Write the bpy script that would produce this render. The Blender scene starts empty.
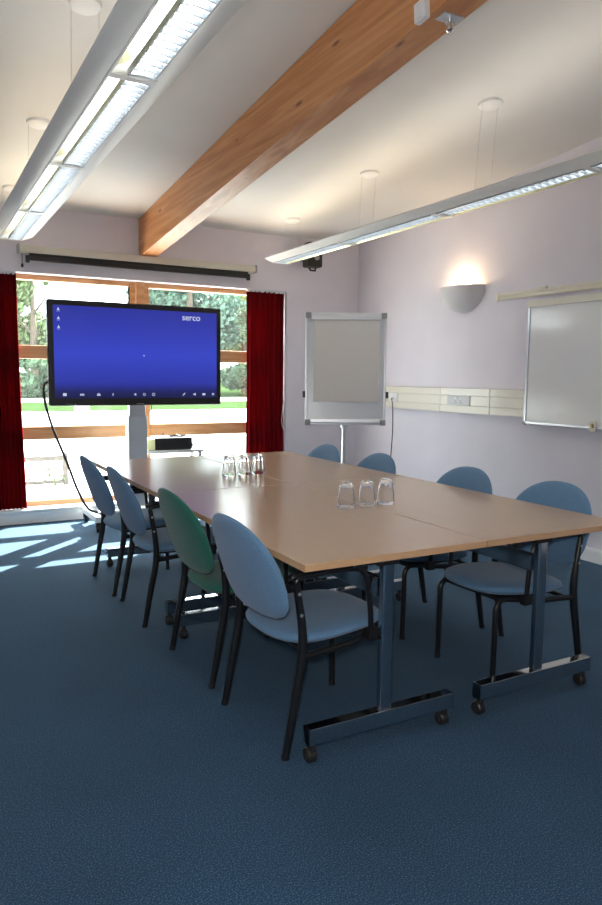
import bpy, bmesh, math, random
from mathutils import Vector, Matrix
random.seed(7)
PI = math.pi
SC = bpy.context.scene
COL = SC.collection

# ---------------------------------------------------------------- camera, world, light, exposure
YAW, PIT, ROLL = 0.5002, 0.1061, 0.0105
cd = bpy.data.cameras.new('camera'); cam = bpy.data.objects.new('camera', cd); COL.objects.link(cam)
F = Vector((math.sin(YAW)*math.cos(PIT), math.cos(YAW)*math.cos(PIT), -math.sin(PIT)))
Rv = Vector((math.cos(YAW), -math.sin(YAW), 0)); Uv = Rv.cross(F)
r_ = Rv*math.cos(ROLL) + Uv*math.sin(ROLL); u_ = Uv*math.cos(ROLL) - Rv*math.sin(ROLL)
m3 = Matrix((r_, u_, -F)).transposed()
cam.matrix_world = Matrix.Translation((0, 0, 1.2992)) @ m3.to_4x4()
cd.sensor_fit = 'VERTICAL'; cd.sensor_height = 24.0; cd.lens = 711.1/905*24.0
cd.clip_start = 0.05; cd.clip_end = 300
SC.camera = cam

SC.view_settings.view_transform = 'Standard'; SC.view_settings.look = 'None'
SC.view_settings.gamma = 1; SC.view_settings.use_curve_mapping = False
SC.view_settings.exposure = 0.0
SC.cycles.max_bounces = 10; SC.cycles.diffuse_bounces = 5; SC.cycles.transparent_max_bounces = 16
SC.cycles.sample_clamp_indirect = 6.0

w = bpy.data.worlds.new('sky'); SC.world = w; w.use_nodes = True
bg = w.node_tree.nodes['Background']; bg.inputs[0].default_value = (0.86, 0.93, 1.0, 1); bg.inputs[1].default_value = 12

SUN_AZ, SUN_EL = math.radians(45), math.radians(35.5)      # azimuth from +Y towards +X
sd = bpy.data.lights.new('sun', 'SUN'); sd.energy = 52; sd.angle = math.radians(0.6); sd.color = (1, .96, .88)
so = bpy.data.objects.new('sun', sd); COL.objects.link(so)
sv = Vector((math.sin(SUN_AZ)*math.cos(SUN_EL), math.cos(SUN_AZ)*math.cos(SUN_EL), math.sin(SUN_EL)))
so.rotation_euler = sv.to_track_quat('Z', 'Y').to_euler(); so.location = sv*30
# the flash that went off beside the lens
fd = bpy.data.lights.new('flash', 'POINT'); fd.energy = 105; fd.shadow_soft_size = 0.04; fd.color = (1, .98, .95)
fo = bpy.data.objects.new('flash', fd); COL.objects.link(fo); fo.location = (-.03, -.02, 1.40)
UP_E, DOWN_E = 2.0, 9

# ---------------------------------------------------------------- materials
MATS = {}
def mat(name, col, rough=.5, metal=0, spec=.5, **kw):
    if name in MATS: return MATS[name]
    m = bpy.data.materials.new(name); m.use_nodes = True
    b = m.node_tree.nodes['Principled BSDF']
    b.inputs['Base Color'].default_value = (*col, 1); b.inputs['Roughness'].default_value = rough
    b.inputs['Metallic'].default_value = metal; b.inputs['Specular IOR Level'].default_value = spec
    for k, v in kw.items(): b.inputs[k.replace('_', ' ')].default_value = v
    MATS[name] = m
    return m
def N(m, t, **kw):
    n = m.node_tree.nodes.new(t)
    for k, v in kw.items(): setattr(n, k, v)
    return n
def L(m, a, b): m.node_tree.links.new(a, b)
def bsdf(m): return m.node_tree.nodes['Principled BSDF']
def ramp(m, stops):
    r = N(m, 'ShaderNodeValToRGB'); e = r.color_ramp.elements
    e[0].position, e[0].color = stops[0][0], (*stops[0][1], 1)
    e[1].position, e[1].color = stops[-1][0], (*stops[-1][1], 1)
    for p, c in stops[1:-1]:
        x = e.new(p); x.color = (*c, 1)
    return r
def noise_mat(name, c0, c1, scale, rough, stretch=(1, 1, 1), bump=0, lo=.35, hi=.65, detail=3, spec=.5, coord='Object', bscale=None):
    m = mat(name, c0, rough, spec=spec)
    tc = N(m, 'ShaderNodeTexCoord'); mp = N(m, 'ShaderNodeMapping'); mp.inputs['Scale'].default_value = stretch
    nz = N(m, 'ShaderNodeTexNoise'); nz.inputs['Scale'].default_value = scale; nz.inputs['Detail'].default_value = detail
    r = ramp(m, [(lo, c0), (hi, c1)])
    L(m, tc.outputs[coord], mp.inputs[0]); L(m, mp.outputs[0], nz.inputs['Vector']); L(m, nz.outputs[0], r.inputs[0]); L(m, r.outputs[0], bsdf(m).inputs['Base Color'])
    if bump:
        bp = N(m, 'ShaderNodeBump'); bp.inputs['Strength'].default_value = bump; bp.inputs['Distance'].default_value = .004
        L(m, nz.outputs[0], bp.inputs['Height']); L(m, bp.outputs[0], bsdf(m).inputs['Normal'])
    return m

def carpet_mat():
    m = mat('carpet', (.03, .07, .12), .95, spec=.25)
    tc = N(m, 'ShaderNodeTexCoord')
    n1 = N(m, 'ShaderNodeTexNoise'); n1.inputs['Scale'].default_value = 230; n1.inputs['Detail'].default_value = 3
    n2 = N(m, 'ShaderNodeTexNoise'); n2.inputs['Scale'].default_value = 2.2; n2.inputs['Detail'].default_value = 4
    bsdf(m).inputs['Sheen Weight'].default_value = .13; bsdf(m).inputs['Sheen Roughness'].default_value = .5; bsdf(m).inputs['Sheen Tint'].default_value = (.55, .80, 1, 1)
    r1 = ramp(m, [(.36, (.009, .036, .074)), (.54, (.020, .062, .118)), (.68, (.10, .175, .265))])
    r2 = ramp(m, [(.3, (.86, .86, .86)), (.7, (1.08, 1.08, 1.08))])
    mx = N(m, 'ShaderNodeMix', data_type='RGBA', blend_type='MULTIPLY'); mx.inputs[0].default_value = 1
    L(m, tc.outputs['Object'], n1.inputs['Vector']); L(m, tc.outputs['Object'], n2.inputs['Vector'])
    L(m, n1.outputs[0], r1.inputs[0]); L(m, n2.outputs[0], r2.inputs[0])
    L(m, r1.outputs[0], mx.inputs[6]); L(m, r2.outputs[0], mx.inputs[7]); L(m, mx.outputs[2], bsdf(m).inputs['Base Color'])
    bp = N(m, 'ShaderNodeBump'); bp.inputs['Strength'].default_value = .3; bp.inputs['Distance'].default_value = .003
    L(m, n1.outputs[0], bp.inputs['Height']); L(m, bp.outputs[0], bsdf(m).inputs['Normal'])
    return m
CARPET = carpet_mat()
WALL = noise_mat('wall_paint', (.69, .655, .715), (.72, .685, .745), 3, .75, bump=.03)
CEIL = noise_mat("ceiling_paint", (.70, .69, .67), (.73, .72, .70), 2, .85)
TRIM = mat('white_trim', (.78, .78, .78), .45)
def wood_mat(name, a, b, c, stretch, scale=3, rough=.5, knots=True):
    m = mat(name, a, rough)
    tc = N(m, 'ShaderNodeTexCoord'); mp = N(m, 'ShaderNodeMapping'); mp.inputs['Scale'].default_value = stretch
    nz = N(m, 'ShaderNodeTexNoise'); nz.inputs['Scale'].default_value = scale; nz.inputs['Detail'].default_value = 6; nz.inputs['Distortion'].default_value = .6
    r = ramp(m, [(.30, a), (.5, b), (.72, c)])
    L(m, tc.outputs['Object'], mp.inputs[0]); L(m, mp.outputs[0], nz.inputs['Vector']); L(m, nz.outputs[0], r.inputs[0])
    out = r.outputs[0]
    if knots:
        mp2 = N(m, 'ShaderNodeMapping'); mp2.inputs['Scale'].default_value = (9, 2.6, 9)
        vo = N(m, 'ShaderNodeTexVoronoi'); vo.inputs['Scale'].default_value = 1.0
        kr = ramp(m, [(.05, (.22, .09, .035)), (.13, (1, 1, 1))])
        mx = N(m, 'ShaderNodeMix', data_type='RGBA', blend_type='MULTIPLY'); mx.inputs[0].default_value = .8
        L(m, tc.outputs['Object'], mp2.inputs[0]); L(m, mp2.outputs[0], vo.inputs['Vector']); L(m, vo.outputs['Distance'], kr.inputs[0])
        L(m, out, mx.inputs[6]); L(m, kr.outputs[0], mx.inputs[7]); out = mx.outputs[2]
    L(m, out, bsdf(m).inputs['Base Color'])
    return m
BEAMW = wood_mat('beam_pine', (.44, .17, .055), (.56, .245, .09), (.66, .33, .14), (6, .5, 12), 3, .45)
FRAMEW = wood_mat('frame_pine', (.50, .23, .09), (.60, .30, .13), (.68, .38, .19), (1, 8, 10), 3, .4, knots=False)
TOPW = wood_mat('beech_laminate', (.555, .378, .247), (.565, .386, .252), (.575, .394, .258), (22, 1.2, 3), 2.2, .21, knots=False)
bsdf(TOPW).inputs['Specular IOR Level'].default_value = .65
EDGEW = mat('beech_edging', (.60, .37, .20), .35)
def fabric(name, c, d):
    m = noise_mat(name, c, d, 260, .92, bump=.25, spec=.2)
    bsdf(m).inputs['Sheen Weight'].default_value = .25
    return m
BLUE = fabric('blue_fabric', (.105, .215, .355), (.145, .275, .43))
GREEN = fabric('green_fabric', (.014, .12, .085), (.024, .165, .12))
BLACK = mat('black_plastic', (.012, .012, .013), .4)
TUBE = mat('black_tube', (.008, .008, .009), .28, spec=.6)
DARKM = mat('dark_metal', (.50, .53, .56), .13, 1)
CHROME = mat('chrome', (.8, .8, .8), .18, 1)
ALU = mat('aluminium', (.62, .64, .66), .35, .8)
GREYP = mat('grey_plastic', (.30, .31, .31), .5)
LUMW = mat('luminaire_white', (.80, .80, .77), .4)
CREAM = mat('cream_plastic', (.72, .69, .58), .4)
TRUNK = mat('trunking_cream', (.74, .70, .60), .25)
PLASTER = mat('sconce_plaster', (.70, .69, .70), .8)
WBOARD = mat('whiteboard_face', (.80, .81, .79), .14)
PAPER = mat('flip_paper', (.82, .80, .765), .8)
FLIPB = mat('flip_board_face', (.72, .77, .81), .25)
SCRW = mat('screen_housing', (.60, .58, .50), .45)
def curtain_mat():
    m = bpy.data.materials.new('red_curtain'); m.use_nodes = True; nt = m.node_tree; nt.nodes.clear()
    o = nt.nodes.new('ShaderNodeOutputMaterial'); d = nt.nodes.new('ShaderNodeBsdfDiffuse'); t = nt.nodes.new('ShaderNodeBsdfTranslucent'); mx = nt.nodes.new('ShaderNodeMixShader')
    nz = nt.nodes.new('ShaderNodeTexNoise'); nz.inputs['Scale'].default_value = 60; tc = nt.nodes.new('ShaderNodeTexCoord')
    cr = nt.nodes.new('ShaderNodeValToRGB'); cr.color_ramp.elements[0].color = (.11, .005, .008, 1); cr.color_ramp.elements[1].color = (.18, .007, .010, 1)
    nt.links.new(tc.outputs['Object'], nz.inputs['Vector']); nt.links.new(nz.outputs[0], cr.inputs[0]); nt.links.new(cr.outputs[0], d.inputs[0])
    t.inputs[0].default_value = (.30, .008, .006, 1); mx.inputs[0].default_value = .2
    nt.links.new(d.outputs[0], mx.inputs[1]); nt.links.new(t.outputs[0], mx.inputs[2]); nt.links.new(mx.outputs[0], o.inputs[0])
    return m
CURT = curtain_mat()
def thin_glass(name, tint, refl, glare_veil):
    m = bpy.data.materials.new(name); m.use_nodes = True; nt = m.node_tree; nt.nodes.clear()
    o = nt.nodes.new('ShaderNodeOutputMaterial'); t = nt.nodes.new('ShaderNodeBsdfTransparent'); g = nt.nodes.new('ShaderNodeBsdfGlossy'); mx = nt.nodes.new('ShaderNodeMixShader')
    t.inputs[0].default_value = (*tint, 1); g.inputs['Roughness'].default_value = .02; mx.inputs[0].default_value = refl
    nt.links.new(t.outputs[0], mx.inputs[1]); nt.links.new(g.outputs[0], mx.inputs[2])
    tl = nt.nodes.new('ShaderNodeBsdfTranslucent'); tl.inputs[0].default_value = (.9, .9, .88, 1); m2 = nt.nodes.new('ShaderNodeMixShader'); m2.inputs[0].default_value = glare_veil  # translucent share lays a pale glare veil over the view outside
    nt.links.new(mx.outputs[0], m2.inputs[1]); nt.links.new(tl.outputs[0], m2.inputs[2]); nt.links.new(m2.outputs[0], o.inputs[0])
    return m
PANE = thin_glass('window_glass', (.93, .96, .95), .05, .004)
GLASS = mat('drinking_glass', (1, 1, 1), .0); bsdf(GLASS).inputs['Transmission Weight'].default_value = 1; bsdf(GLASS).inputs['IOR'].default_value = 1.5
def emit(name, c, s):
    m = bpy.data.materials.new(name); m.use_nodes = True; nt = m.node_tree; nt.nodes.clear()
    o = nt.nodes.new('ShaderNodeOutputMaterial'); e = nt.nodes.new('ShaderNodeEmission'); e.inputs[0].default_value = (*c, 1); e.inputs[1].default_value = s
    nt.links.new(e.outputs[0], o.inputs[0]); return m
TUBELIGHT = emit('fluorescent_tube', (.92, .97, 1), DOWN_E)
BULB = emit('warm_bulb', (1, .78, .5), 30)
ICON = emit('screen_icon', (.75, .8, 1), .75)
LEAFS = []
for i, (a, b) in enumerate([((.085, .13, .045), (.16, .22, .09)), ((.05, .09, .05), (.10, .16, .09)), ((.16, .20, .07), (.26, .30, .12)), ((.055, .11, .08), (.11, .19, .13))]):
    lm = noise_mat('leaves_%d' % i, a, b, .9, .6, spec=.2)
    LEAFS.append(lm)
BARK = noise_mat('bark', (.06, .045, .03), (.12, .09, .06), 8, .9)
PAVE = noise_mat('paving', (.55, .53, .49), (.62, .60, .56), 1.2, .9)
GRASS = noise_mat('lawn_grass', (.020, .042, .012), (.032, .058, .018), 4, .95, spec=0)
STONE = noise_mat('weathered_timber', (.05, .045, .038), (.09, .08, .07), 14, .9)

# ---------------------------------------------------------------- mesh helpers
class MB:
    def __init__(self): self.b = bmesh.new(); self.bev = False
    def box(self, x0, y0, z0, x1, y1, z1, bev=0, seg=2, M=None):
        r = bmesh.ops.create_cube(self.b, size=1)
        vs = r['verts']
        for v in vs: v.co = Vector(((x0+x1)/2+v.co.x*(x1-x0), (y0+y1)/2+v.co.y*(y1-y0), (z0+z1)/2+v.co.z*(z1-z0)))
        if M is not None:
            for v in vs: v.co = M @ v.co
        if bev:
            self.bev = True
            es = list({e for v in vs for e in v.link_edges})
            bmesh.ops.bevel(self.b, geom=es, offset=bev, segments=seg, affect='EDGES', profile=.5)
        return self
    def tube(self, pts, r, seg=10, sx=1, caps=True):
        pts = [Vector(p) for p in pts]; rings = []
        up = None
        for i, p in enumerate(pts):
            d = ((pts[min(i+1, len(pts)-1)]-pts[max(i-1, 0)])).normalized()
            if up is None:
                up = Vector((0, 0, 1)) if abs(d.z) < .9 else Vector((0, 1, 0))
            a = d.cross(up).normalized()
            if a.length < .5: a = Vector((1, 0, 0))
            up = a.cross(d).normalized()
            rr = r[i] if isinstance(r, (list, tuple)) else r
            rings.append([self.b.verts.new(p + a*math.cos(2*PI*k/seg)*rr + up*math.sin(2*PI*k/seg)*rr*sx) for k in range(seg)])
        for A, B in zip(rings, rings[1:]):
            for k in range(seg): self.b.faces.new((A[k], A[(k+1) % seg], B[(k+1) % seg], B[k]))
        if caps:
            self.b.faces.new(rings[0][::-1]); self.b.faces.new(rings[-1])
        return self
    def lathe(self, prof, c=(0, 0, 0), seg=24, axis='Z', a0=0, a1=2*PI, M=None):
        full = abs(a1-a0-2*PI) < 1e-6; n = seg if full else seg+1; cols = []
        for k in range(n):
            a = a0+(a1-a0)*k/seg; col = []
            for (r, z) in prof:
                p = {'Z': Vector((r*math.cos(a), r*math.sin(a), z)), 'X': Vector((z, r*math.cos(a), r*math.sin(a))), 'Y': Vector((r*math.sin(a), z, r*math.cos(a)))}[axis]
                p = p+Vector(c)
                if M is not None: p = M @ p
                col.append(self.b.verts.new(p))
            cols.append(col)
        for k in range(seg if full else n-1):
            A, B = cols[k], cols[(k+1) % n]
            for j in range(len(prof)-1):
                try: self.b.faces.new((A[j], B[j], B[j+1], A[j+1]))
                except ValueError: pass
        return self
    def prism(self, poly, axis, a, b):
        """extrude a 2-D outline along an axis"""
        def P(u, v, w): return {'Y': (u, w, v), 'X': (w, u, v), 'Z': (u, v, w)}[axis]
        A = [self.b.verts.new(P(u, v, a)) for u, v in poly]; B = [self.b.verts.new(P(u, v, b)) for u, v in poly]
        n = len(poly)
        for k in range(n): self.b.faces.new((A[k], A[(k+1) % n], B[(k+1) % n], B[k]))
        self.b.faces.new(A[::-1]); self.b.faces.new(B)
        return self
    def grid(self, f, nu, nv, close=False):
        V = [[self.b.verts.new(f(i/nu, j/nv)) for j in range(nv+1)] for i in range(nu+1)]
        for i in range(nu):
            for j in range(nv): self.b.faces.new((V[i][j], V[i+1][j], V[i+1][j+1], V[i][j+1]))
        return self
    def build(self, name, m, parent=None, smooth=True, loc=None):
        b = self.b
        bmesh.ops.remove_doubles(b, verts=b.verts, dist=1e-5)
        bmesh.ops.recalc_face_normals(b, faces=b.faces)
        for f in b.faces: f.smooth = smooth
        if smooth:
            for e in b.edges:
                if len(e.link_faces) == 2 and e.calc_face_angle(0) > math.radians(38): e.smooth = False
        me = bpy.data.meshes.new(name); b.to_mesh(me); b.free(); me.materials.append(m)
        o = bpy.data.objects.new(name, me); COL.objects.link(o)
        if smooth and self.bev:
            wn = o.modifiers.new('weighted', 'WEIGHTED_NORMAL'); wn.keep_sharp = True; wn.weight = 90
        if parent is not None: o.parent = parent
        if loc is not None: o.location = loc
        return o
def tag(o, label, cat, group=None, kind=None):
    o['label'] = label; o['category'] = cat
    if group: o['group'] = group
    if kind: o['kind'] = kind
    return o
def thing(name, label, cat, loc=(0, 0, 0), rz=0, group=None):
    o = bpy.data.objects.new(name, None); o.empty_display_size = .1; COL.objects.link(o); o.location = loc; o.rotation_euler = (0, 0, rz)
    return tag(o, label, cat, group)
def struct(o): o['kind'] = 'structure'; return o
def copy_tree(o, parent=None):
    c = o.copy(); COL.objects.link(c)
    if parent is not None: c.parent = parent
    for ch in list(o.children): copy_tree(ch, c)
    return c
def arc(cx, cz, r, a0, a1, n, y=0):      # arc in the XZ plane
    return [(cx+r*math.cos(a0+(a1-a0)*k/n), y, cz+r*math.sin(a0+(a1-a0)*k/n)) for k in range(n+1)]
def smooth_path(pts, n=6):
    P = [Vector(p) for p in pts]; out = []
    for i in range(len(P)-1):
        p0, p1, p2, p3 = P[max(i-1, 0)], P[i], P[i+1], P[min(i+2, len(P)-1)]
        for k in range(n):
            t = k/n
            out.append(.5*((2*p1)+(-p0+p2)*t+(2*p0-5*p1+4*p2-p3)*t*t+(-p0+3*p1-3*p2+p3)*t**3))
    out.append(P[-1]); return out

# ---------------------------------------------------------------- the room
RX, BY, LX, FY = 4.24, 6.52, -2.6, -2.2
def cz(y): return 2.70+.0878*(BY-y)
WX0, WX1, WZ0, WZ1 = .25, 3.38, .10, 2.155
WT = .24
struct(MB().box(LX-.2, FY-.2, -.1, RX+.2, BY+WT, 0).build('floor', CARPET, smooth=False))
bw = MB().box(LX-.2, BY, 0, WX0, BY+WT, cz(BY)+.05).box(WX1, BY, 0, RX+.2, BY+WT, cz(BY)+.05)
bw.box(WX0, BY, WZ1, WX1, BY+WT, cz(BY)+.05).box(WX0, BY, 0, WX1, BY+WT, WZ0)
struct(bw.build('wall_back', WALL, smooth=False))
def slopewall(x0, x1): return MB().prism([(FY-.2, 0), (BY, 0), (BY, cz(BY)+.03), (FY-.2, cz(FY-.2)+.03)], 'X', x0, x1)
struct(slopewall(RX, RX+.2).build('wall_right', WALL, smooth=False))
struct(slopewall(LX-.2, LX).build('wall_left', WALL, smooth=False))
struct(MB().box(LX, FY-.2, 0, RX, FY, cz(FY)+.03).build('wall_front', WALL, smooth=False))
struct(MB().prism([(FY-.25, cz(FY-.25)), (BY+WT, cz(BY+WT)), (BY+WT, cz(BY+WT)+.15), (FY-.25, cz(FY-.25)+.15)], 'X', LX-.25, RX+.25).build('ceiling', CEIL, smooth=False))
def skirt(axis, a0, a1, face, sgn):
    prof = [(0, 0), (.018, 0), (.018, .085), (.012, .098), (0, .10)]
    return MB().prism([(face+sgn*u, v) for u, v in prof], axis, a0, a1)
struct(skirt('Y', FY, BY, RX, -1).build('baseboard_right', TRIM, smooth=False))
struct(skirt('Y', FY, BY, LX, 1).build('baseboard_left', TRIM, smooth=False))
struct(skirt('X', LX+.02, RX-.02, BY, -1).build('baseboard_back', TRIM, smooth=False))
struct(skirt('X', LX+.02, RX-.02, FY, 1).build('baseboard_front', TRIM, smooth=False))
# window sill and window
struct(MB().box(WX0, BY-.03, WZ0, WX1, BY+.105, WZ0+.022, .006).build('trim_1', TRIM))
FYW = BY+.11
def window(name, x0, x1):
    wn = bpy.data.objects.new(name, None); COL.objects.link(wn); wn['kind'] = 'structure'; wn.location = (0, 0, 0)
    z0, z1, t = WZ0+.022, WZ1, .05
    fr = MB()
    fr.box(x0, FYW, z0, x0+t, FYW+.075, z1, .004).box(x1-t, FYW, z0, x1, FYW+.075, z1, .004)
    fr.box(x0+t, FYW, z0, x1-t, FYW+.075, z0+t, .004).box(x0+t, FYW, z1-.045, x1-t, FYW+.075, z1, .004)
    fr.build('window_frame', FRAMEW, wn)
    MB().box(x0+t, FYW-.005, 1.432, x1-t, FYW+.075, 1.548, .005).build('transom', FRAMEW, wn)
    MB().box(x0+t, FYW-.005, .720, x1-t, FYW+.075, .835, .005).build('transom', FRAMEW, wn)
    for za, zb in ((z0+t, .72), (.835, 1.432), (1.548, z1-.045)):
        MB().box(x0+t, FYW+.04, za, x1-t, FYW+.046, zb).build('pane', PANE, wn, smooth=False)
    return wn
window('window_1', WX0, 1.855)
window('window_2', 1.935, WX1)
struct(MB().box(1.855, FYW-.03, WZ0+.022, 1.935, FYW+.09, WZ1, .005).build('trim_2', FRAMEW))

# ---------------------------------------------------------------- beam
bm_ = MB(); y0, y1 = FY+.01, BY-.01
bm_.prism([(y0, cz(y0)-.004), (y1, cz(y1)-.004), (y1, cz(y1)-.335), (y0, cz(y0)-.335)], 'X', 1.86, 2.005)
beam = bm_.build('ceiling_beam', BEAMW, smooth=False); tag(beam, 'thick knotty pine timber beam running the length of the sloping ceiling', 'beam')
SL = math.atan(.0878)
yb = 2.36; zb = cz(yb)-.335
br = thing('sprinkler_head', 'small steel pendant fitting on a plate under the pine beam', 'sprinkler', (1.945, yb, zb)); br.rotation_euler = (-SL, 0, 0)
MB().box(-.05, -.03, -.007, .05, .03, 0, .002).build('mounting_plate', ALU, br)
MB().lathe([(0, -.007), (.010, -.007), (.010, -.035), (.015, -.037), (.015, -.052), (.008, -.058), (.008, -.064), (0, -.064)], seg=14).build('nozzle', CHROME, br)
MB().tube([(-.02, 0, -.008), (-.02, 0, -.03), (-.008, 0, -.036)], .003, 6).build('clip', ALU, br)
MB().tube([(.03, .01, -.007), (.03, .01, -.016)], .006, 8).build('bolt', CHROME, br)
yb2 = 2.41
sb = thing('sensor_box', 'small white square sensor box fixed to the lower side of the beam', 'sensor', (1.86, yb2, cz(yb2)-.335+.014)); sb.rotation_euler = (-SL, 0, 0)
MB().box(-.03, -.035, -.028, .012-.012, .035, .05, .006).build('housing', TRIM, sb)
MB().box(-.034, -.022, -.02, -.029, .022, .03, .004).build('cover', TRIM, sb)

# ---------------------------------------------------------------- projector screen above the window
ps = thing('projector_screen', 'long cream roll-up projector screen housing mounted above the window', 'projector screen', (-.045, BY, -.017))
MB().box(.87, -.10, 2.325, 3.04, -.02, 2.385, .012).build('housing', SCRW, ps)
for x in (.862, 3.03): MB().box(x, -.105, 2.318, x+.018, -.015, 2.392, .006).build('end_cap', GREYP, ps)
MB().box(.95, -.075, 2.262, 2.97, -.05, 2.298, .006).build('bottom_bar', BLACK, ps)
MB().box(.955, -.066, 2.29, 2.965, -.060, 2.33).build('screen_fabric', BLACK, ps, smooth=False)
for x in (.94, 2.965): MB().box(x-.012, -.08, 2.245, x+.018, -.045, 2.305, .004).build('bar_cap', BLACK, ps)
for x in (1.1, 2.8): MB().box(x-.02, -.022, 2.31, x+.02, 0, 2.395, .002).build('bracket', SCRW, ps)
cord = MB().tube([(.90, -.06, 2.32), (.90, -.06, 2.23)], .003, 6).lathe([(0, 2.20), (.010, 2.205), (.012, 2.22), (.006, 2.235), (0, 2.235)], (.90, -.06, 0), 10).build('pull_knob', BLACK, ps)

# ---------------------------------------------------------------- curtains
def curtain(x0, x1, pleats, label, flare=0, seed=1, cord=False):
    rnd = random.Random(seed)
    t = thing('curtain', label, 'curtain', ((x0+x1)/2, BY+.045, 0), group='red curtains at the window')
    W = x1-x0; zt, zbm = 2.145, .125+.0
    ph = [rnd.uniform(-.5, .5) for _ in range(pleats+2)]; am = [rnd.uniform(.5, 1) for _ in range(pleats+2)]
    def f(u, v):
        z = zt+(zbm-zt)*v; k = u*pleats; i = int(min(k, pleats-1)); fr_ = k-i
        a = am[i]*(1-fr_)+am[i+1]*fr_; p = ph[i]*(1-fr_)+ph[i+1]*fr_
        y = math.sin(2*PI*k+p)*(.021+.008*v)*a + .003*math.sin(9*v+k)
        x = -W/2+W*u + flare*v*(u-.1) + .004*math.sin(5*v+2*k)
        return Vector((x, y, z))
    b = MB().grid(f, pleats*8, 20)
    c = b.build('cloth', CURT, t)
    sm = c.modifiers.new('thick', 'SOLIDIFY'); sm.thickness = .0025
    h = MB().box(-W/2, -.012, zt-.01, W/2, .012, zt+.01, .003); h.build('track', TRIM, t)
    fr = MB()
    for k in range(int(W/.012)):
        x = -W/2+.006+k*.012 + flare*(k*.012/W-.1)*.9
        fr.tube([(x, rnd.uniform(-.012, .012), .127), (x+rnd.uniform(-.004, .004), rnd.uniform(-.018, .012), .1245)], .0018, 4)
    if flare: fr.build('fringe', TRIM, t)
    else: fr.b.free()
    if cord:
        pts = smooth_path([(W/2+.004, -.035, 1.62), (W/2-.003, -.04, 1.2), (W/2-.03, -.045, .98), (W/2-.045, -.05, .84), (W/2-.02, -.045, .76), (W/2-.004, -.04, .80), (W/2+.006, -.038, 1.1)], 5)
        MB().tube(pts, .003, 6).build('draw_cord', CREAM, t)
    return t
curtain(.26, .815, 17, 'dark red pleated curtain gathered at the left end of the window', flare=.035, seed=3)
curtain(2.955, 3.375, 8, 'dark red pleated curtain gathered at the right end of the window, beside the flip chart', seed=5, cord=True)

# ---------------------------------------------------------------- suspended luminaires
def luminaire(cx, zc, ends, label, canopies, m):
    """ends: module boundaries along Y, far to near"""
    t = thing('pendant_light', label, 'light', (cx, ends[-1], zc), group='long suspended light fittings'); oy = ends[-1]
    Y0, Y1 = 0, ends[0]-oy
    # wings : curved thin shells either side of the central trough
    for s in (-1, 1):
        prof = []
        for k in range(7):
            u = .085+(.165-.085)*k/6; prof.append((s*u, .000+.026*((k/6)**1.6)))
        top = [(u, v+.006) for u, v in prof][::-1]
        MB().prism(prof+top, 'Y', Y0, Y1).build('wing', LUMW, t)
    # trough body
    body = MB()
    for s in (-1, 1): body.box(min(s*.079, s*.087), Y0, -.004, max(s*.079, s*.087), Y1, .062)
    body.box(-.087, Y0, .055, .087, Y1, .062)
    body.build('trough', LUMW, t, smooth=False)
    for ye in (Y0, Y1):
        MB().box(-.09, ye-.004, -.008, .09, ye+.004, .064, .003).build('end_cap', LUMW, t)
    for i in range(len(ends)-1):
        a, b = ends[i+1]-oy, ends[i]-oy
        # mirror reflector
        rf = MB(); rf2 = MB()
        rf2.prism([(m*x, z) for x, z in [(-.078, -.003), (-.072, .012), (-.055, .026), (-.030, .036), (-.008, .049), (-.008, .0505), (-.030, .0375), (-.055, .0275), (-.0735, .013), (-.0793, -.003)]], 'Y', a+.02, b-.02).build('side_reflector', YREF, t)
        for pr in ([(.077, .0), (.072, .030), (.055, .050), (.020, .053)], [(-.008, .049), (.022, .053)]):
            rf.prism([(m*x, z) for x, z in pr+[(x, z+.0012) for x, z in pr][::-1]], 'Y', a+.02, b-.02)
        rf.build('reflector', MIRROR, t, smooth=False)
        MB().tube([(m*.028, a+.04, .031), (m*.028, b-.04, .031)], .018, 12).build('lamp_tube', TUBELIGHT, t)
        lv = MB(); n = int((b-a-.06)/.047)
        for k in range(n):
            y = a+.03+k*(b-a-.06)/(n-1)
            lv.prism([(m*x, z) for x, z in [(-.020, .010), (.072, .010), (.070, -.006), (.025, -.001), (-.018, -.006)]], 'Y', y-.003, y+.003)
        for xa, xb in ((-.024, -.019), (.070, .076)): lv.box(min(m*xa, m*xb), a+.025, -.009, max(m*xa, m*xb), b-.025, .0142)
        lv.build('louvre', LOUV, t, smooth=False)
        if i > 0 or True:
            cb = MB()
            if i > 0:
                pr = [(-.088+.176*k/8, -.007-.003*(1-((k-4)/4)**2)) for k in range(9)]
                cb.prism(pr+[(x, z+.006) for x, z in pr][::-1], 'Y', b-.020, b+.020).box(-.078, b-.02, -.002, .078, b+.02, .05)
                cb.build('cross_band', LUMW, t)
            else: cb.b.free()
    for (cxx, cy, half) in canopies:
        zc_ = cz(cy)
        c = MB().lathe([(0, -.022), (.060, -.022), (.072, -.014), (.075, 0), (0, 0)], seg=24, M=Matrix.Translation((cxx-cx, cy-oy, zc_-zc)) @ Matrix.Rotation(-SL, 4, 'X'))
        c.build('canopy', TRIM, t)
        for s in (-1, 1):
            MB().tube([(cxx-cx+s*half, cy-oy, zc_-zc-.016), (s*.062, cy-oy, .058)], .0014, 5).build('suspension_wire', ALU, t)
    # uplight tube lying open on top
    for i in range(len(ends)-1):
        a, b = ends[i+1]-oy, ends[i]-oy
        ld = bpy.data.lights.new('uplight', 'AREA'); ld.shape = 'RECTANGLE'; ld.size = .10; ld.size_y = b-a-.1; ld.energy = UP_E
        ld.color = (1, .83, .58) if i < 2 else (1, .93, .80)
        lo = bpy.data.objects.new('uplight', ld); COL.objects.link(lo); lo.parent = t; lo.location = (0, (a+b)/2, .068); lo.rotation_euler = (PI, 0, 0)
    return t
YREF = mat('yellow_reflection_metal', (.62, .56, .30), .32, 1)  # yellow tint stands in for warm reflections of the lit beam and ceiling
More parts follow.
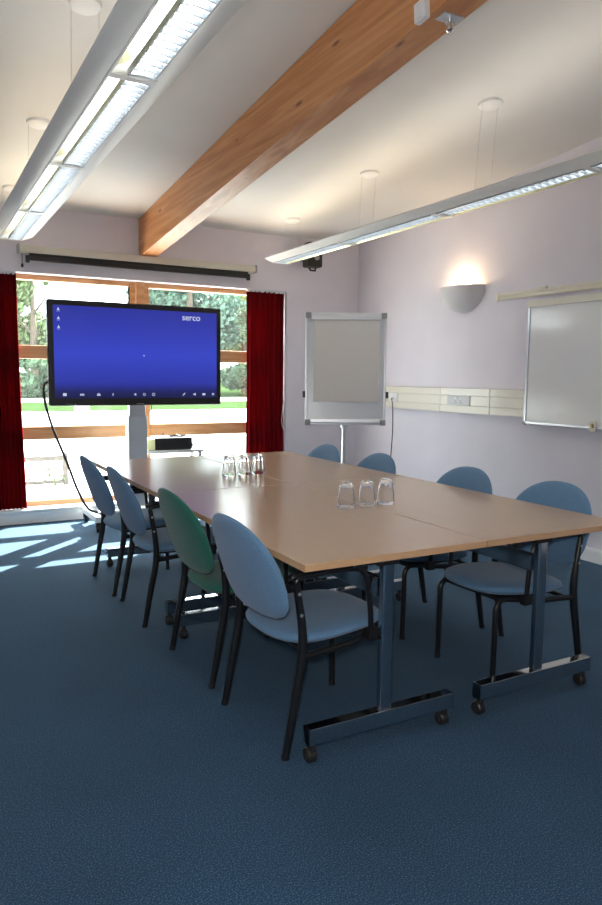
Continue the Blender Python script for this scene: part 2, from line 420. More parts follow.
MIRROR = mat('mirror_reflector', (.86, .86, .82), .2, 1)
LOUV = mat('louvre_blades', (.34, .37, .40), .4, .3)
luminaire(3.13, 2.375, [6.18, 5.0, 3.81, 2.60, 1.40], 'long suspended light fitting on the right with lit white louvres, by the whiteboard wall', [(3.16, 6.0, .062), (3.15, 4.72, .062), (3.17, 3.44, .062), (3.15, 2.16, .062)], -1)
luminaire(.75, 2.375, [6.25, 5.15, 3.93, 2.68, 1.45], 'long suspended light fitting at upper left, seen from almost beneath', [(.755, 6.1, .062), (.76, 4.82, .062), (.76, 3.47, .062), (.76, 2.16, .062)], 1)

# ---------------------------------------------------------------- wall sconce
sc = thing('wall_sconce', 'white plaster half-bowl uplighter glowing warm on the right wall', 'wall lamp', (RX, 4.83, 1.862))
prof = [(.012+.0, 0)] + [(.212*math.sin(PI/2*k/12), .212*(1-math.cos(PI/2*k/12))) for k in range(1, 13)]
inner = [(.200*math.sin(PI/2*k/12), .012+.200*(1-math.cos(PI/2*k/12))) for k in range(12, -1, -1)]
MB().lathe([(0, 0)]+prof[1:]+inner, seg=28, a0=PI/2, a1=3*PI/2, M=Matrix.Diagonal((.86, 1.19, 1.04, 1))).build('bowl', PLASTER, sc)
MB().lathe([(0, .10), (.025, .11), (.03, .15), (.02, .18), (0, .19)], (-.07, 0, 0), 14).build('bulb', BULB, sc)
MB().box(-.05, -.03, .06, -.001, .03, .10, .004).build('lamp_holder', CREAM, sc)
ld = bpy.data.lights.new('sconce_glow', 'POINT'); ld.energy = 7; ld.color = (1, .72, .42); ld.shadow_soft_size = .03
lo = bpy.data.objects.new('sconce_glow', ld); COL.objects.link(lo); lo.parent = sc; lo.location = (-.075, 0, .215)

# ---------------------------------------------------------------- dado trunking, sockets, whiteboard, rail
tr = thing('dado_trunking', 'cream plastic cable trunking running along the right wall at socket height', 'cable trunking', (RX-.001, 0, 0))
MB().prism([(0, 1.0), (-.05, 1.003), (-.052, 1.01), (-.052, 1.062), (-.048, 1.066), (-.052, 1.070), (-.052, 1.146), (-.048, 1.15), (-.052, 1.154), (-.052, 1.205), (-.05, 1.213), (0, 1.216)], 'Y', 4.034, BY-.02).build('channel', TRUNK, tr)
MB().box(-.056, 4.42, 1.0, -.02, 4.445, 1.214, .003).build('joint_cover', TRUNK, tr)
MB().box(-.056, 5.05, 1.0, -.02, 5.065, 1.214, .003).build('joint_cover', TRUNK, tr)
def socket(y, n, label, nm='wall_socket', plugs=()):
    t = thing(nm, label, 'socket', (RX-.052, y, 1.107), group='sockets on the trunking')
    wd = .073*n
    MB().box(-.009, -wd, -.043, 0, wd, .043, .004).build('plate', TRIM if n == 1 else GREYP2, t)
    for k in range(n):
        yy = (k-(n-1)/2)*.07*1.0
        MB().box(-.0115, yy-.012, .012, -.008, yy+.012, .03, .002).build('switch', TRIM, t)
        for a, b in ((0, .0), (-.011, -.02), (.011, -.02)):
            MB().box(-.0098, yy+a-.003, b-.004, -.0085, yy+a+.003, b+.004).build('slot', BLACK, t, smooth=False)
    return t
GREYP2 = mat('socket_grey', (.50, .50, .50), .4)
socket(5.76, 1, 'white single socket with a black cable plugged in, beside the flip chart')
socket(4.80, 1.0 and 2, 'pale grey double socket on the trunking beneath the wall sconce')
wbw = thing('whiteboard', 'large white wall-mounted whiteboard at the right edge', 'whiteboard', (RX, 0, 0))
MB().box(-.062, 2.32, .975, -.053, 4.01, 1.85).build('writing_surface', WBOARD, wbw, smooth=False)
fr = MB().box(-.07, 4.005, .96, -.052, 4.03, 1.86, .004).box(-.07, 2.30, .95, -.052, 2.325, 1.86, .004).box(-.07, 2.30, .955, -.052, 4.03, .977, .004)
fr.build('frame', ALU, wbw)
MB().box(-.078, 2.29, 1.842, -.050, 4.035, 1.895, .005).build('header_strip', CREAM, wbw)
for y in (2.31, 4.022): MB().box(-.074, y-.013, .948, -.05, y+.013, .974, .003).build('corner_cap', GREYP, wbw)
for y in (2.5, 3.85): MB().box(-.053, y, 1.3, 0, y+.1, 1.5).build('wall_bracket', GREYP, wbw)
pn = thing('magnet_clip', 'small cream clip with a brass centre on the bottom edge of the whiteboard', 'clip', (RX-.07, 3.375, .955))
MB().box(-.012, -.028, -.02, 0, .028, .055, .005).build('clip_body', CREAM, pn)
MB().lathe([(0, -.02), (.012, -.018), (.014, -.012), (0, -.011)], (0, 0, .025), 12, axis='X').build('clip_knob', mat('brass', (.35, .26, .08), .35, .8), pn)
rl = thing('picture_rail', 'cream metal hanging rail fixed to the wall above the whiteboard', 'rail', (RX, 0, 0))
MB().prism([(0, 1.93), (-.016, 1.93), (-.022, 1.938), (-.014, 1.955), (-.022, 1.972), (-.016, 1.985), (0, 1.988)], 'Y', 2.3, 4.42).build('rail', CREAM, rl)
MB().box(-.03, 3.90, 1.975, -.002, 3.98, 1.998, .006).build('hook', CREAM, rl)
MB().box(-.026, 4.40, 1.928, 0, 4.43, 1.99, .003).build('end_stop', CREAM, rl)

# ---------------------------------------------------------------- small black wall device
sp = thing('wall_speaker', 'small black box-shaped unit on a bracket, high on the back wall near the corner', 'speaker', (3.565, BY, 2.495)); sp.scale = (.85, .85, .85)
MB().box(-.09, -.30, -.13, .10, -.14, .06, .02).build('cabinet', BLACK, sp)
MB().lathe([(0, -.308), (.032, -.306), (.034, -.30), (0, -.30)], (.02, 0, -.02), 16, axis='Y').build('driver', GREYP, sp)
MB().lathe([(.105*math.cos(a), .02+.105*math.sin(a)) for a in [PI*k/12/2 for k in range(13)]][::-1]+[(.105, .0)], (0, -.17, .05), 18).build('top_dome', BLACK, sp)
MB().tube([(0, -.16, 0), (0, -.05, .03), (0, 0, .03)], .018, 10).build('bracket', BLACK, sp)
MB().box(-.05, -.012, -.03, .05, 0, .09, .004).build('wall_plate', BLACK, sp)
MB().tube([(-.05, -.22, -.12), (-.03, -.24, -.165), (.03, -.24, -.165), (.05, -.22, -.12)], .012, 8).build('yoke', BLACK, sp)

# ---------------------------------------------------------------- flip chart
fx, fy = 3.275, 5.21
fl = thing('flip_chart', 'silver-framed flip chart with blank paper pad on a pole stand in the corner', 'flip chart', (fx, fy, 0), rz=-math.radians(29))
MT = Matrix.Translation((0, 0, 1.367)) @ Matrix.Rotation(math.radians(-3), 4, 'X')
w2, h2 = .345, .478
MB().box(-w2+.012, -.012, -h2+.012, w2-.012, .010, h2-.012, M=MT).build('board', FLIPB, fl, smooth=False)
f_ = MB().box(-w2, -.02, -h2, -w2+.02, .014, h2, .004, M=MT).box(w2-.02, -.02, -h2, w2, .014, h2, .004, M=MT)
f_.box(-w2, -.02, h2-.016, w2, .014, h2, .004, M=MT).box(-w2, -.02, -h2, w2, .014, -h2+.016, .004, M=MT).build('frame', ALU, fl)
for sx in (-1, 1):
    for sz in (-1, 1):
        cxx, czz = sx*(w2-.022), sz*(h2-.022)
        MB().box(cxx-.024, -.024, czz-.024, cxx+.024, -.010, czz+.024, .004, M=MT).build('corner_piece', GREYP, fl)
MB().box(-w2+.046, -.032, h2-.062, w2-.046, -.011, h2-.018, .008, M=MT).build('clamp_bar', ALU, fl)
MB().box(-w2+.072, -.020, -h2+.20, w2-.062, -.0125, h2-.055, .0015, 1, M=MT).build('paper_pad', PAPER, fl)
MB().box(-w2+.046, -.045, -h2+.018, w2-.046, -.011, -h2+.056, .006, M=MT).build('pen_tray', ALU, fl)
for sx in (-1, 1):
    MB().box(sx*(w2+.012)-.012, -.02, -.245, sx*(w2+.012)+.012, .012, -.19, .004, M=MT).build('side_knob', BLACK, fl)
MB().tube([(0, .035, .10), (0, .035, 1.2)], .022, 16).build('pole', ALU, fl)
MB().lathe([(0, .86), (.034, .86), (.034, .915), (.022, .925), (0, .925)], (0, .035, 0), 18).tube([(0, .035, .89), (.055, .0, .895)], .008, 8).build('clamp_collar', ALU, fl)
for k in range(5):
    a = 2*PI*k/5+.3
    lg = MB().box(0, -.018, .07, .30, .018, .095, .005, M=Matrix.Translation((0, .035, 0)) @ Matrix.Rotation(a, 4, 'Z')).build('base_arm', ALU, fl)
    MB().lathe([(0, -.012), (.026, -.012), (.03, -.006), (.03, .006), (.026, .012), (0, .012)], (.28*math.cos(a), .035+.28*math.sin(a), .030), 14, axis='Y').tube([(.28*math.cos(a), .035+.28*math.sin(a), .03), (.28*math.cos(a), .035+.28*math.sin(a), .075)], .006, 6).build('caster', BLACK, lg)
fc = MB().tube(smooth_path([(RX-.064, 5.76, 1.095), (RX-.10, 5.73, 1.09), (RX-.12, 5.68, 1.02), (4.03, 5.55, .75), (3.93, 5.45, .40), (3.85, 5.4, .10), (3.7, 5.35, .008), (3.4, 5.5, .006)], 8), .005, 8)
o = fc.build('power_cable', BLACK); tag(o, 'black power cable hanging from the socket beside the flip chart', 'cable')
pg = o

# ---------------------------------------------------------------- interactive screen on stand
tv = thing('display_screen', 'large black-framed touch display showing a blue desktop, on a white column stand', 'screen', (1.69, 5.93, 0))
TW, Z0, Z1 = .733, 1.045, 1.890
MB().box(-TW, 0, Z0, TW, .075, Z1, .016, 3).build('bezel', BLACK, tv)
def screen_mat():
    m = bpy.data.materials.new('blue_desktop'); m.use_nodes = True; nt = m.node_tree; b = nt.nodes['Principled BSDF']
    tc = nt.nodes.new('ShaderNodeTexCoord'); sx = nt.nodes.new('ShaderNodeSeparateXYZ'); mr = nt.nodes.new('ShaderNodeMapRange')
    mr.inputs[1].default_value = Z0+.04; mr.inputs[2].default_value = Z1-.04
    cr = nt.nodes.new('ShaderNodeValToRGB'); e = cr.color_ramp.elements
    e[0].position = .02; e[0].color = (.006, .008, .05, 1); e[1].position = 1; e[1].color = (.022, .032, .33, 1)
    for p, c in ((.10, (.010, .014, .12, 1)), (.20, (.022, .036, .38, 1)), (.5, (.034, .058, .56, 1)), (.75, (.028, .044, .44, 1))):
        x = e.new(p); x.color = c
    nt.links.new(tc.outputs['Object'], sx.inputs[0]); nt.links.new(sx.outputs[2], mr.inputs[0]); nt.links.new(mr.outputs[0], cr.inputs[0])
    nt.links.new(cr.outputs[0], b.inputs['Emission Color']); b.inputs['Emission Strength'].default_value = .95
    b.inputs['Base Color'].default_value = (.01, .01, .015, 1); b.inputs['Roughness'].default_value = .15
    return m
scr = MB().box(-TW+.044, -.002, Z0+.060, TW-.044, .004, Z1-.046).build('screen', screen_mat(), tv, smooth=False)
def text_mesh(body, size, m, parent, loc, name, extrude=.0004):
    cu = bpy.data.curves.new(name, 'FONT'); cu.body = body; cu.size = size; cu.extrude = extrude; cu.align_x = 'CENTER'; cu.offset = size*.010
    ob = bpy.data.objects.new(name, cu); COL.objects.link(ob); bpy.context.view_layer.update()
    me = bpy.data.meshes.new_from_object(ob.evaluated_get(bpy.context.evaluated_depsgraph_get()))
    bpy.data.objects.remove(ob); me.materials.clear(); me.materials.append(m); me.name = name
    o = bpy.data.objects.new(name, me); COL.objects.link(o); o.parent = parent; o.location = loc; o.rotation_euler = (PI/2, 0, 0)
    return o
text_mesh('serco', .074, ICON, scr, (.455, -.0035, Z1-.118), 'logo_text')
def icon(f, name):
    b = MB(); f(b); return b.build(name, ICON, scr, smooth=False)
zi = Z0+.092; s = .011
icon(lambda b: b.box(-.628, -.0035, zi-s, -.60, -.0022, zi+s), 'taskbar_icon')
icon(lambda b: [b.box(-.49+k*.012-.004, -.0035, zi-s+.002, -.49+k*.012+.004, -.0022, zi+s-.004) for k in range(3)], 'taskbar_icon')
icon(lambda b: [b.box(-.36, -.0035, zi-.009, -.33, -.0022, zi-.001), b.box(-.355, -.0035, zi+.001, -.335, -.0022, zi+.009)], 'taskbar_icon')
icon(lambda b: b.box(-.232, -.0035, zi-s, -.226, -.0022, zi+s), 'taskbar_icon')
icon(lambda b: b.prism([(.0-.055, zi), (-.035, zi+.012), (-.035, zi-.012)], 'Y', -.0035, -.0022), 'taskbar_icon')
def ring(b, x, sides, r=.013):
    b.lathe([(r, -.0035), (r, -.0022), (r-.004, -.0022), (r-.004, -.0035), (r, -.0035)], (x, 0, zi), sides, axis='Y')
icon(lambda b: ring(b, .035, 6), 'taskbar_icon')
icon(lambda b: ring(b, .115, 16), 'taskbar_icon')
icon(lambda b: b.tube([(.375, -.003, zi-.010), (.395, -.003, zi+.012)], .004, 5), 'taskbar_icon')
icon(lambda b: b.prism([(.47, zi-.005), (.48, zi-.005), (.492, zi-.013), (.492, zi+.013), (.48, zi+.005), (.47, zi+.005)], 'Y', -.0035, -.0022), 'taskbar_icon')
icon(lambda b: b.box(.555, -.0035, zi-.009, .582, -.0022, zi+.009), 'taskbar_icon')
icon(lambda b: [b.box(.645+a*.011, -.0035, zi-.009+c*.011, .653+a*.011, -.0022, zi-.001+c*.011) for a in (0, 1) for c in (0, 1)], 'taskbar_icon')
for k, zz in enumerate((Z1-.075, Z1-.145, Z1-.215)):
    icon(lambda b: [b.prism([(-.660, zz-.012), (-.638, zz-.012), (-.649, zz+.013)], 'Y', -.0035, -.0022), b.box(-.663, -.0035, zz-.021, -.635, -.0022, zz-.019)], 'desktop_icon')
icon(lambda b: b.prism([(.03, 1.47), (.045, 1.462), (.034, 1.452)], 'Y', -.0035, -.0022), 'pointer')
MB().box(-.03, -.002, Z0+.010, .03, .001, Z0+.018).build('maker_badge', GREYP, tv, smooth=False)
for k in range(3): MB().box(-.60+k*.03, -.003, Z0+.008, -.588+k*.03, .001, Z0+.016).build('button', GREYP, tv, smooth=False)
MB().tube([(.10, .03, Z0+.01), (.105, .02, Z0-.03), (.085, .02, Z0-.05)], .004, 6).build('hanging_lead', BLACK, tv)
MB().box(-.25, .075, 1.2, .25, .12, 1.75, .006).build('rear_housing', BLACK, tv)
MB().box(-.06, .12, .62, .08, .20, 1.65, .006).build('mast', mat('stand_paint_upper', (.55, .57, .60), .4), tv)
MB().box(-.075, .105, .16, .09, .215, .95, .008).build('column_sleeve', mat('stand_paint', (.62, .65, .69), .35, .1), tv)
for sx in (-.38, .40):
    ft = MB().box(sx-.03, -.09, .085, sx+.03, .46, .135, .006).build('base_foot', mat('stand_white', (.8, .8, .8), .4), tv)
    for yy in (-.055, .42):
        MB().lathe([(0, -.018), (.030, -.018), (.036, -.010), (.036, .010), (.030, .018), (0, .018)], (sx, yy, .036), 16, axis='X').box(sx-.024, yy-.02, .04, sx+.024, yy+.02, .088, .004).build('caster', BLACK, ft)
MB().box(-.38, .12, .085, .40, .20, .135, .006).build('base_crossbar', mat('stand_white', (.8, .8, .8), .4), tv)
cb = MB().tube(smooth_path([(.955, 6.0, 1.24), (.925, 5.97, 1.20), (.93, 5.96, 1.07), (.985, 5.96, .86), (1.08, 5.95, .60), (1.16, 5.94, .36), (1.24, 5.95, .20), (1.33, 6.0, .146)], 8), .0105, 8).build('display_cable', BLACK)
tag(cb, 'black cable looping from the left side of the display down to its base', 'cable')

# black box on a low side table behind the meeting table
st = thing('side_table', 'low white side table in front of the window, behind the meeting table', 'table', (2.05, 6.31, 0))
MB().box(-.30, -.14, .60, .30, .14, .625, .004).build('tabletop', TRIM, st)
for sx in (-.27, .27):
    for sy in (-.11, .11): MB().box(sx-.015, sy-.015, 0, sx+.015, sy+.015, .60, .003).build('leg', TRIM, st)
bx = thing('equipment_box', 'low black equipment box with a pale end, standing beside the display column', 'box', (2.03, 6.29, .625))
MB().box(-.135, -.10, .004, .215, .10, .112, .006).build('casing', BLACK, bx)
MB().box(-.215, -.10, .004, -.135, .10, .105, .004).build('end_block', mat('pale_yellow', (.55, .55, .30), .5), bx)
MB().box(.216, -.04, .02, .25, .04, .05, .004).build('plug', GREYP, bx)
hs = MB().tube(smooth_path([(1.99, 6.27, .775), (2.01, 6.26, .748), (2.07, 6.28, .743), (2.11, 6.26, .758), (2.16, 6.29, .743), (2.21, 6.27, .752), (2.17, 6.32, .743), (2.06, 6.31, .745)], 5), .006, 6).build('coiled_lead', BLACK)
tag(hs, 'short black lead lying loosely coiled on the black equipment box', 'cable')

# ---------------------------------------------------------------- tables
TX0, TY0, TD, TL, TZ = 1.045, 1.88, .75, 1.50, .72
def make_table():
    t = thing('folding_table', '', 'table', (0, 0, 0), group='beech meeting tables pushed together')
    tp = MB().box(-TD/2+.0015, -TL/2+.0015, TZ-.024, TD/2-.0015, TL/2-.0015, TZ, .0025).build('tabletop', TOPW, t)
    ed = MB()
    for (a, b, c, d) in ((-TD/2, -TL/2, TD/2, -TL/2+.0016), (-TD/2, TL/2-.0016, TD/2, TL/2), (-TD/2, -TL/2, -TD/2+.0016, TL/2), (TD/2-.0016, -TL/2, TD/2, TL/2)):
        ed.box(a, b, TZ-.0235, c, d, TZ-.0008)
    ed.build('edging', EDGEW, t, smooth=False)
    for s in (-1, 1):
        y = s*(TL/2-.105)
        # column
        col = MB().box(-.012, y-.016, .125, .036, y+.016, .66, .008, 3).build('column', DARKM, t)
        ft = MB().box(-.30, y-.022, .068, .312, y+.022, .128, .004).build('foot', FOOTM, t)
        for sx in (-1, 1):
            MB().box(sx*.306+.006-.003, y-.023, .067, sx*.306+.006+.003, y+.023, .129, .002).build('foot_cap', DARKM, ft)
            c = MB().lathe([(0, -.017), (.022, -.017), (.026, -.012), (.026, .012), (.022, .017), (0, .017)], (sx*.285, y-.005*s, .027), 18, axis='X')
            c.lathe([(0, -.021), (.010, -.021), (.010, .021), (0, .021)], (sx*.285, y-.005*s, .027), 10, axis='X')
            c.box(sx*.285-.009, y-.016, .03, sx*.285+.009, y+.010, .069, .003)
            c.build('caster', CASTER, ft)
        MB().box(-.045, y-.03, .655, .045, y+.03, .697, .006).build('top_bracket', BLACK, t)
        MB().box(-.30, y-.018, .675, .30, y+.018, .697, .003).build('support_arm', BLACK, t)
        fm = MB().box(-.075, y-s*.075-.03, .625, -.035, y-s*.075+.03, .695, .004).build('flip_latch', BLACK, t)
        MB().tube([(-.10, y-s*.05, .645), (.10, y-s*.05, .645)], .006, 8).build('latch_rod', CHROME, t)
    MB().box(-.014, -TL/2+.13, .53, .014, TL/2-.13, .60, .006).build('stretcher', DARKM, t)
    for sx in (-.17, .17): MB().box(sx-.012, -TL/2+.12, .672, sx+.012, TL/2-.12, .696, .003).build('under_rail', BLACK, t)
    return t
CASTER = mat('caster_rubber', (.02, .018, .018), .45)
FOOTM = mat('foot_metal', (.62, .64, .67), .07, 1)
tproto = make_table()
spots = [((0, 0), 'near left table of the four pushed together, nearest the camera, blue chairs beside its edge'),
         ((1, 0), 'near right table of the four, its two casters closest to the whiteboard wall'),
         ((0, 1), 'far left table of the four, nearest the display stand'),
         ((1, 1), 'far right table of the four, nearest the flip chart')]
for i, ((a, b), lab) in enumerate(spots):
    t = tproto if i == 0 else copy_tree(tproto)
    t.location = (TX0+TD/2+a*(TD+.002)+(b*-.0), TY0+TL/2+b*(TL+.003)+a*.0, 0); t['label'] = lab

# ---------------------------------------------------------------- chairs
def sup(t, a, b, n, c2=None):
    c, s = math.cos(t), math.sin(t)
    return (a*abs(c)**(2/n)*(1 if c > 0 else -1), b*abs(s)**(2/n)*(1 if s > 0 else -1))
def pad(outline, thick, warp, rounds=.5, n=48, rings=7):
    """closed cushion from a 2-D outline function; warp maps (u,v,h)->Vector"""
    b = MB(); V = []
    lv = []
    for k in range(rings+1):              # front face centre -> rim -> back face centre
        lv.append((k/rings, 1))
    for k in range(rings, -1, -1): lv.append((k/rings, -1))
    prev = None; allr = []
    for s, sg in lv:
        rr = math.sin(s*PI/2)**.8 if s > 0 else 0
        h = sg*thick/2*(max(0, 1-rr**6))**.5
        if s == 0: allr.append([b.b.verts.new(warp(0, 0, h))]); continue
        allr.append([b.b.verts.new(warp(*[q*rr for q in outline(2*PI*k/n)], h)) for k in range(n)])
    for A, B in zip(allr, allr[1:]):
        if len(A) == 1 and len(B) == 1: continue
        for k in range(n):
            k2 = (k+1) % n
            if len(A) == 1: b.b.faces.new((A[0], B[k], B[k2]))
            elif len(B) == 1: b.b.faces.new((A[k], B[0], A[k2]))
            else: b.b.faces.new((A[k], B[k], B[k2], A[k2]))
    return b
def make_chair(name, fab):
    t = thing(name, '', 'chair', (0, 0, 0), group='chairs around the meeting table')
    # backrest: wide rounded pad, leaning back, curved around the sitter
    def ob(a):
        if math.sin(a) >= 0: x, y = sup(a, .242, .205, 2.25)
        else: x, y = sup(a, .242, .165, 3.1)
        return x, y
    def wb(u, v, h):
        z = .615+v*.985; lean = -.045-(v/.205)*.066 + .02*(u/.232)**2*1.5
        return Vector((lean+h*.95, u, z))
    pad(ob, .044, wb, n=56).build('backrest', fab, t)
    def os_(a):
        x, y = sup(a, .240, .228, 2.9)
        return x, y*(1-.05*(x/.24))
    def ws(u, v, h):
        x = .262+u; z = .397+h+.055*u-.008*max(0, (u/.24))**3+.004*(v/.225)**2
        return Vector((x, v*1.0, z))
    pad(os_, .056, ws, n=56).build('seat', fab, t)
    MB().box(.10, -.17, .358, .44, .17, .374, .004).build('seat_pan', BLACK, t)
    R = .0125
    for s in (-1, 1):
        y = s*.238
        rear = smooth_path([(0, y, 0), (.035, y, .19), (.064, y, .35), (.060, y, .47), (.036, y, .615)], 5)
        MB().tube(rear, [.0125+.0045*math.sin(PI*min(1, k/18)) for k in range(len(rear))], 12).build('leg', TUBE, t)
        yf = s*.176; fp = [(.472, yf, 0), (.468, yf, .30)]+arc(.423, .325, .045, 0, PI/2, 6, yf)+[(.39, yf+s*.008, .369), (.33, s*.218, .366), (.27, y, .362), (.064, y, .346)]
        MB().tube(fp, R, 12).build('leg', TUBE, t)
        for xx, yq in ((0, y), (.472, yf)): MB().lathe([(0, 0), (.0138, 0), (.0140, .014), (.013, .018), (0, .018)], (xx, yq, 0), 12).build('foot_cap', BLACK, t)
        yy = y
        armp = smooth_path([(.036, yy, .608), (.05, yy, .626), (.14, yy, .632), (.27, yy, .630), (.315, yy, .61), (.338, yy, .56), (.352, yy, .46), (.356, yy, .376)], 5)
        ar = MB().tube(armp, .0105, 10).build('armrest', TUBE, t)
        MB().tube(smooth_path([(.012, yy, .634), (.06, yy, .642), (.17, yy, .646), (.27, yy, .640), (.305, yy, .622)], 4), [.012]+[.017]*15+[.011], 12, sx=.62).build('arm_pad', BLACK, ar)
        MB().box(.338, yy-.016, .356, .380, yy+.016, .398, .004).build('arm_bracket', BLACK, ar)
        for zz in (.50, .575):
            MB().lathe([(0, -.016), (.006, -.015), (.006, -.012), (0, -.012)] if s < 0 else [(0, .016), (.006, .015), (.006, .012), (0, .012)], (.052 if zz < .55 else .043, y, zz), 8, axis='Y').build('screw', ALU, t)
    for xx, hw, zz in ((.10, .238, .348), (.41, .178, .366)): MB().tube([(xx, -hw, zz), (xx, hw, zz)], .009, 10).build('cross_bar', TUBE, t)
    return t
bch = make_chair('meeting_chair', BLUE)
gch = make_chair('meeting_chair', GREEN)
CH = [(bch, 1.055, 2.28, 3, 'blue fabric armchair nearest the camera, at the near left corner of the table'),
      (gch, 1.045, 2.92, 1.5, 'green fabric armchair, the only green one, on the left side of the table'),
      (None, 1.015, 3.76, -1, 'blue fabric armchair just beyond the green chair'),
      (None, .995, 4.35, 1, 'blue fabric armchair farthest along the left side, nearest the display stand'),
      (None, 2.585, 2.34, 181, 'blue fabric armchair at the near end of the right side, nearest the whiteboard'),
      (None, 2.575, 2.95, 180, 'blue fabric armchair second from the near end of the right side'),
      (None, 2.53, 3.73, 179, 'blue chair back above the table edge, in front of the hanging black cable'),
      (None, 2.52, 4.38, 181, 'blue chair back farthest along the right side, left of the flip chart pole')]
for (src, x, y, rz, lab) in CH:
    c = src if src is not None else copy_tree(bch)
    c.location = (x, y, 0); c.rotation_euler = (0, 0, math.radians(rz)); c['label'] = lab

# ---------------------------------------------------------------- glasses
outer = [(0, .118), (.012, .1178), (.021, .1145), (.027, .108), (.0305, .099), (.033, .085), (.036, .062), (.0385, .040), (.041, .012), (.0415, .003), (.0408, 0)]
inner_ = [(.0395, .003), (.0388, .012), (.0363, .040), (.0335, .062), (.0300, .085), (.0265, .098), (.020, .1055), (.010, .1085), (0, .109)]
gb = MB(); SEG = 54; cols = []
for k in range(SEG):
    a = 2*PI*k/SEG; fct = (1-math.cos(9*a))/2; col = []
    for j, (r, z) in enumerate(outer+inner_):
        q = 1-.045*fct*(1 if (.035 < z < .11 and j < len(outer)) else 0)
        col.append(gb.b.verts.new((r*q*math.cos(a), r*q*math.sin(a), z)))
    cols.append(col)
for k in range(SEG):
    A, B = cols[k], cols[(k+1) % SEG]
    for j in range(len(A)-1):
        gb.b.faces.new((A[j], B[j], B[j+1], A[j+1]))
g0 = gb.build('drinking_glass', GLASS)
gp = [((1.685, 2.655), 'upturned clear tumbler, left one of the near row of three'), ((1.795, 2.655), 'upturned clear tumbler, middle one of the near row of three'), ((1.902, 2.66), 'upturned clear tumbler, right one of the near row of three'),
      ((1.615, 3.83), 'upturned clear tumbler, left one of the far row of three'), ((1.712, 3.83), 'upturned clear tumbler, middle one of the far row of three'), ((1.808, 3.84), 'upturned clear tumbler, right one of the far row of three')]
for i, ((x, y), lab) in enumerate(gp):
    g = g0 if i == 0 else g0.copy()
    if i: COL.objects.link(g)
    g.location = (x, y, TZ+.0005); g.rotation_euler = (0, 0, i*.7)
    tag(g, lab, 'glass', 'upturned tumblers on the table')

# ---------------------------------------------------------------- outside
def gz(d):
    pts = [(0, -.15), (60, -.15), (120, 1)]
    for (a, za), (b, zb) in zip(pts, pts[1:]):
        if d <= b: return za+(zb-za)*(d-a)/(b-a)
    return 1
def strip(name, d0, d1, m):
    b = MB().grid(lambda u, v: Vector((-25+80*u, d0+(d1-d0)*v, gz(d0+(d1-d0)*v))), 1, 12).build(name, m, smooth=False)
    s_ = b.modifiers.new('thick', 'SOLIDIFY'); s_.thickness = .1; s_.offset = -1
    return b
tag(strip('paved_terrace', BY+WT, 27, PAVE), 'pale sunlit paving outside the window', 'paving', kind='structure')
tag(strip('lawn', 27, 36, GRASS), 'strip of green lawn beyond the paving outside', 'lawn', kind='structure')
tag(strip('path', 36, 42, PAVE), 'pale path crossing beyond the lawn', 'path', kind='structure')
tag(strip('meadow', 42, 110, GRASS), 'grass under the far trees', 'grass', kind='structure')
def leaf_mesh(blobs, n, size, seed):
    rnd = random.Random(seed); b = MB()
    tot = sum(r[3]*r[4]*r[5] for r in blobs)
    for (cx, cy, cz_, rx, ry, rz) in blobs:
        for k in range(int(n*rx*ry*rz/tot)):
            d = Vector((rnd.gauss(0, 1), rnd.gauss(0, 1), rnd.gauss(0, 1))).normalized()*(rnd.random()**.45)
            p = Vector((cx+d.x*rx, cy+d.y*ry, cz_+d.z*rz))
            a = Vector((rnd.gauss(0, 1), rnd.gauss(0, 1), rnd.gauss(0, 1))).normalized(); c = a.orthogonal().normalized()
            s1 = size*rnd.uniform(.6, 1.3)
            e = a.cross(c)
            vs = [b.b.verts.new(p+q) for q in (c*s1*.5, e*s1*.28, -c*s1*.5, -e*s1*.28)]
            b.b.faces.new(vs)
    return b
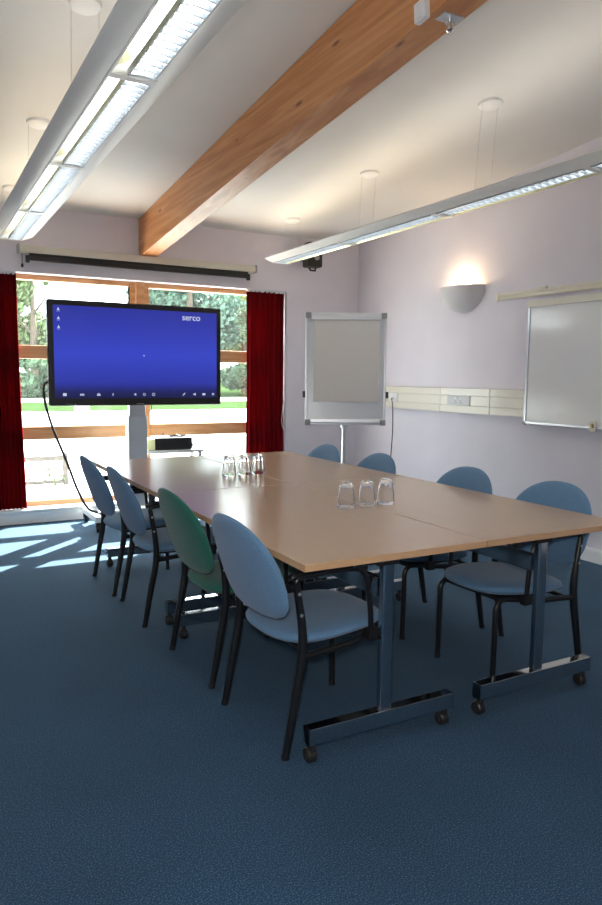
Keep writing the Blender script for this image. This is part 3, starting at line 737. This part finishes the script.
def tree(x, y, h, r, seed, m, label, cat='tree', trunk=True, n=3800, size=.34):
    rnd = random.Random(seed); g = gz(y)
    t = thing('broadleaf_tree' if trunk else 'bush', label, cat, (x, y, g), group='trees beyond the lawn' if trunk else 'bushes beyond the lawn')
    bl = []
    lo = h*.04 if trunk else 0
    for k in range(11):
        a = rnd.random()*2*PI; q = rnd.random(); zz = lo+(h-lo)*(.12+.80*q); rr = r*(1-.65*abs(q-.35)/.65)
        bl.append((math.cos(a)*rr*.55, math.sin(a)*rr*.55, zz, rr*rnd.uniform(.45, .62), rr*rnd.uniform(.45, .62), h*.14))
    lb = leaf_mesh(bl, n, size, seed); lo_ = lb.build('foliage', m, t, smooth=False)
    if trunk:
        tk = MB().tube([(0, 0, -.1), (.05, 0, h*.3), (0, .05, h*.75)], [r*.08, r*.06, r*.02], 8)
        for k in range(5):
            a = rnd.random()*2*PI; z = h*(.25+.1*k); tk.tube([(0, 0, z), (math.cos(a)*r*.4, math.sin(a)*r*.4, z+h*.12)], [r*.03, r*.01], 5)
        tk.build('trunk', BARK, t)
    return t
tree(7.0, 49, 11.5, 3.8, 11, LEAFS[0], 'mid green tree beyond the lawn seen at the left edge of the window', n=13000, size=.46)
tree(12.6, 57, 6.6, 4.2, 12, LEAFS[1], 'dark green low tree beyond the lawn, just left of the display in the window', n=9000, size=.46)
tree(18.3, 51, 15.5, 5.2, 13, LEAFS[3], 'large dark green tree seen through the right window, above the display', n=21000, size=.47)
tree(24.6, 55, 12.0, 4.2, 14, LEAFS[2], 'yellow-green sunlit tree seen between the display and the right curtain', n=13000, size=.46)
tree(21.0, 45.5, 6.2, 3.0, 15, LEAFS[1], 'dark bushy tree low beside the right curtain, in front of the yellow-green tree', n=10000, size=.42)
tree(6.8, 44, 3.0, 2.4, 30, LEAFS[1], 'low green bush under the left edge tree beyond the lawn', 'bush', trunk=False, n=4500, size=.42)
tree(14.5, 43.5, 3.0, 2.6, 32, LEAFS[0], 'low green bush beyond the lawn, behind the display', 'bush', trunk=False, n=3500, size=.42)
# low timber rail with climbing plants, left, and a bollard
fe = thing('garden_fence', 'low weathered timber fence overgrown with plants, outside at the lower left of the window', 'fence', (1.22, 9.0, -.15))
MB().box(-.65, -.03, .40, .42, .03, .46, .008).build('top_rail', STONE, fe)
MB().box(-.65, -.02, .12, .42, .02, .16, .006).build('bottom_rail', STONE, fe)
for x in (-.6, -.1, .40): MB().box(x-.03, -.03, 0, x+.03, .03, .49, .006).build('post', STONE, fe)
leaf_mesh([(-.3, 0, .25, .3, .05, .16), (.15, 0, .22, .22, .05, .18), (.3, 0, .2, .14, .06, .2)], 210, .06, 5).build('climber', LEAFS[0], fe, smooth=False)
bo = thing('bollard', 'small grey boxy post on the pale ground beyond the left window', 'post', (5.6, 27.5, gz(27.5)))
MB().box(-.25, -.25, -.05, .25, .25, .85, .03).build('body', mat('bollard_grey', (.30, .28, .26), .8), bo)
MB().box(-.28, -.28, .85, .28, .28, .92, .02).build('cap', mat('bollard_cap', (.4, .38, .35), .8), bo)
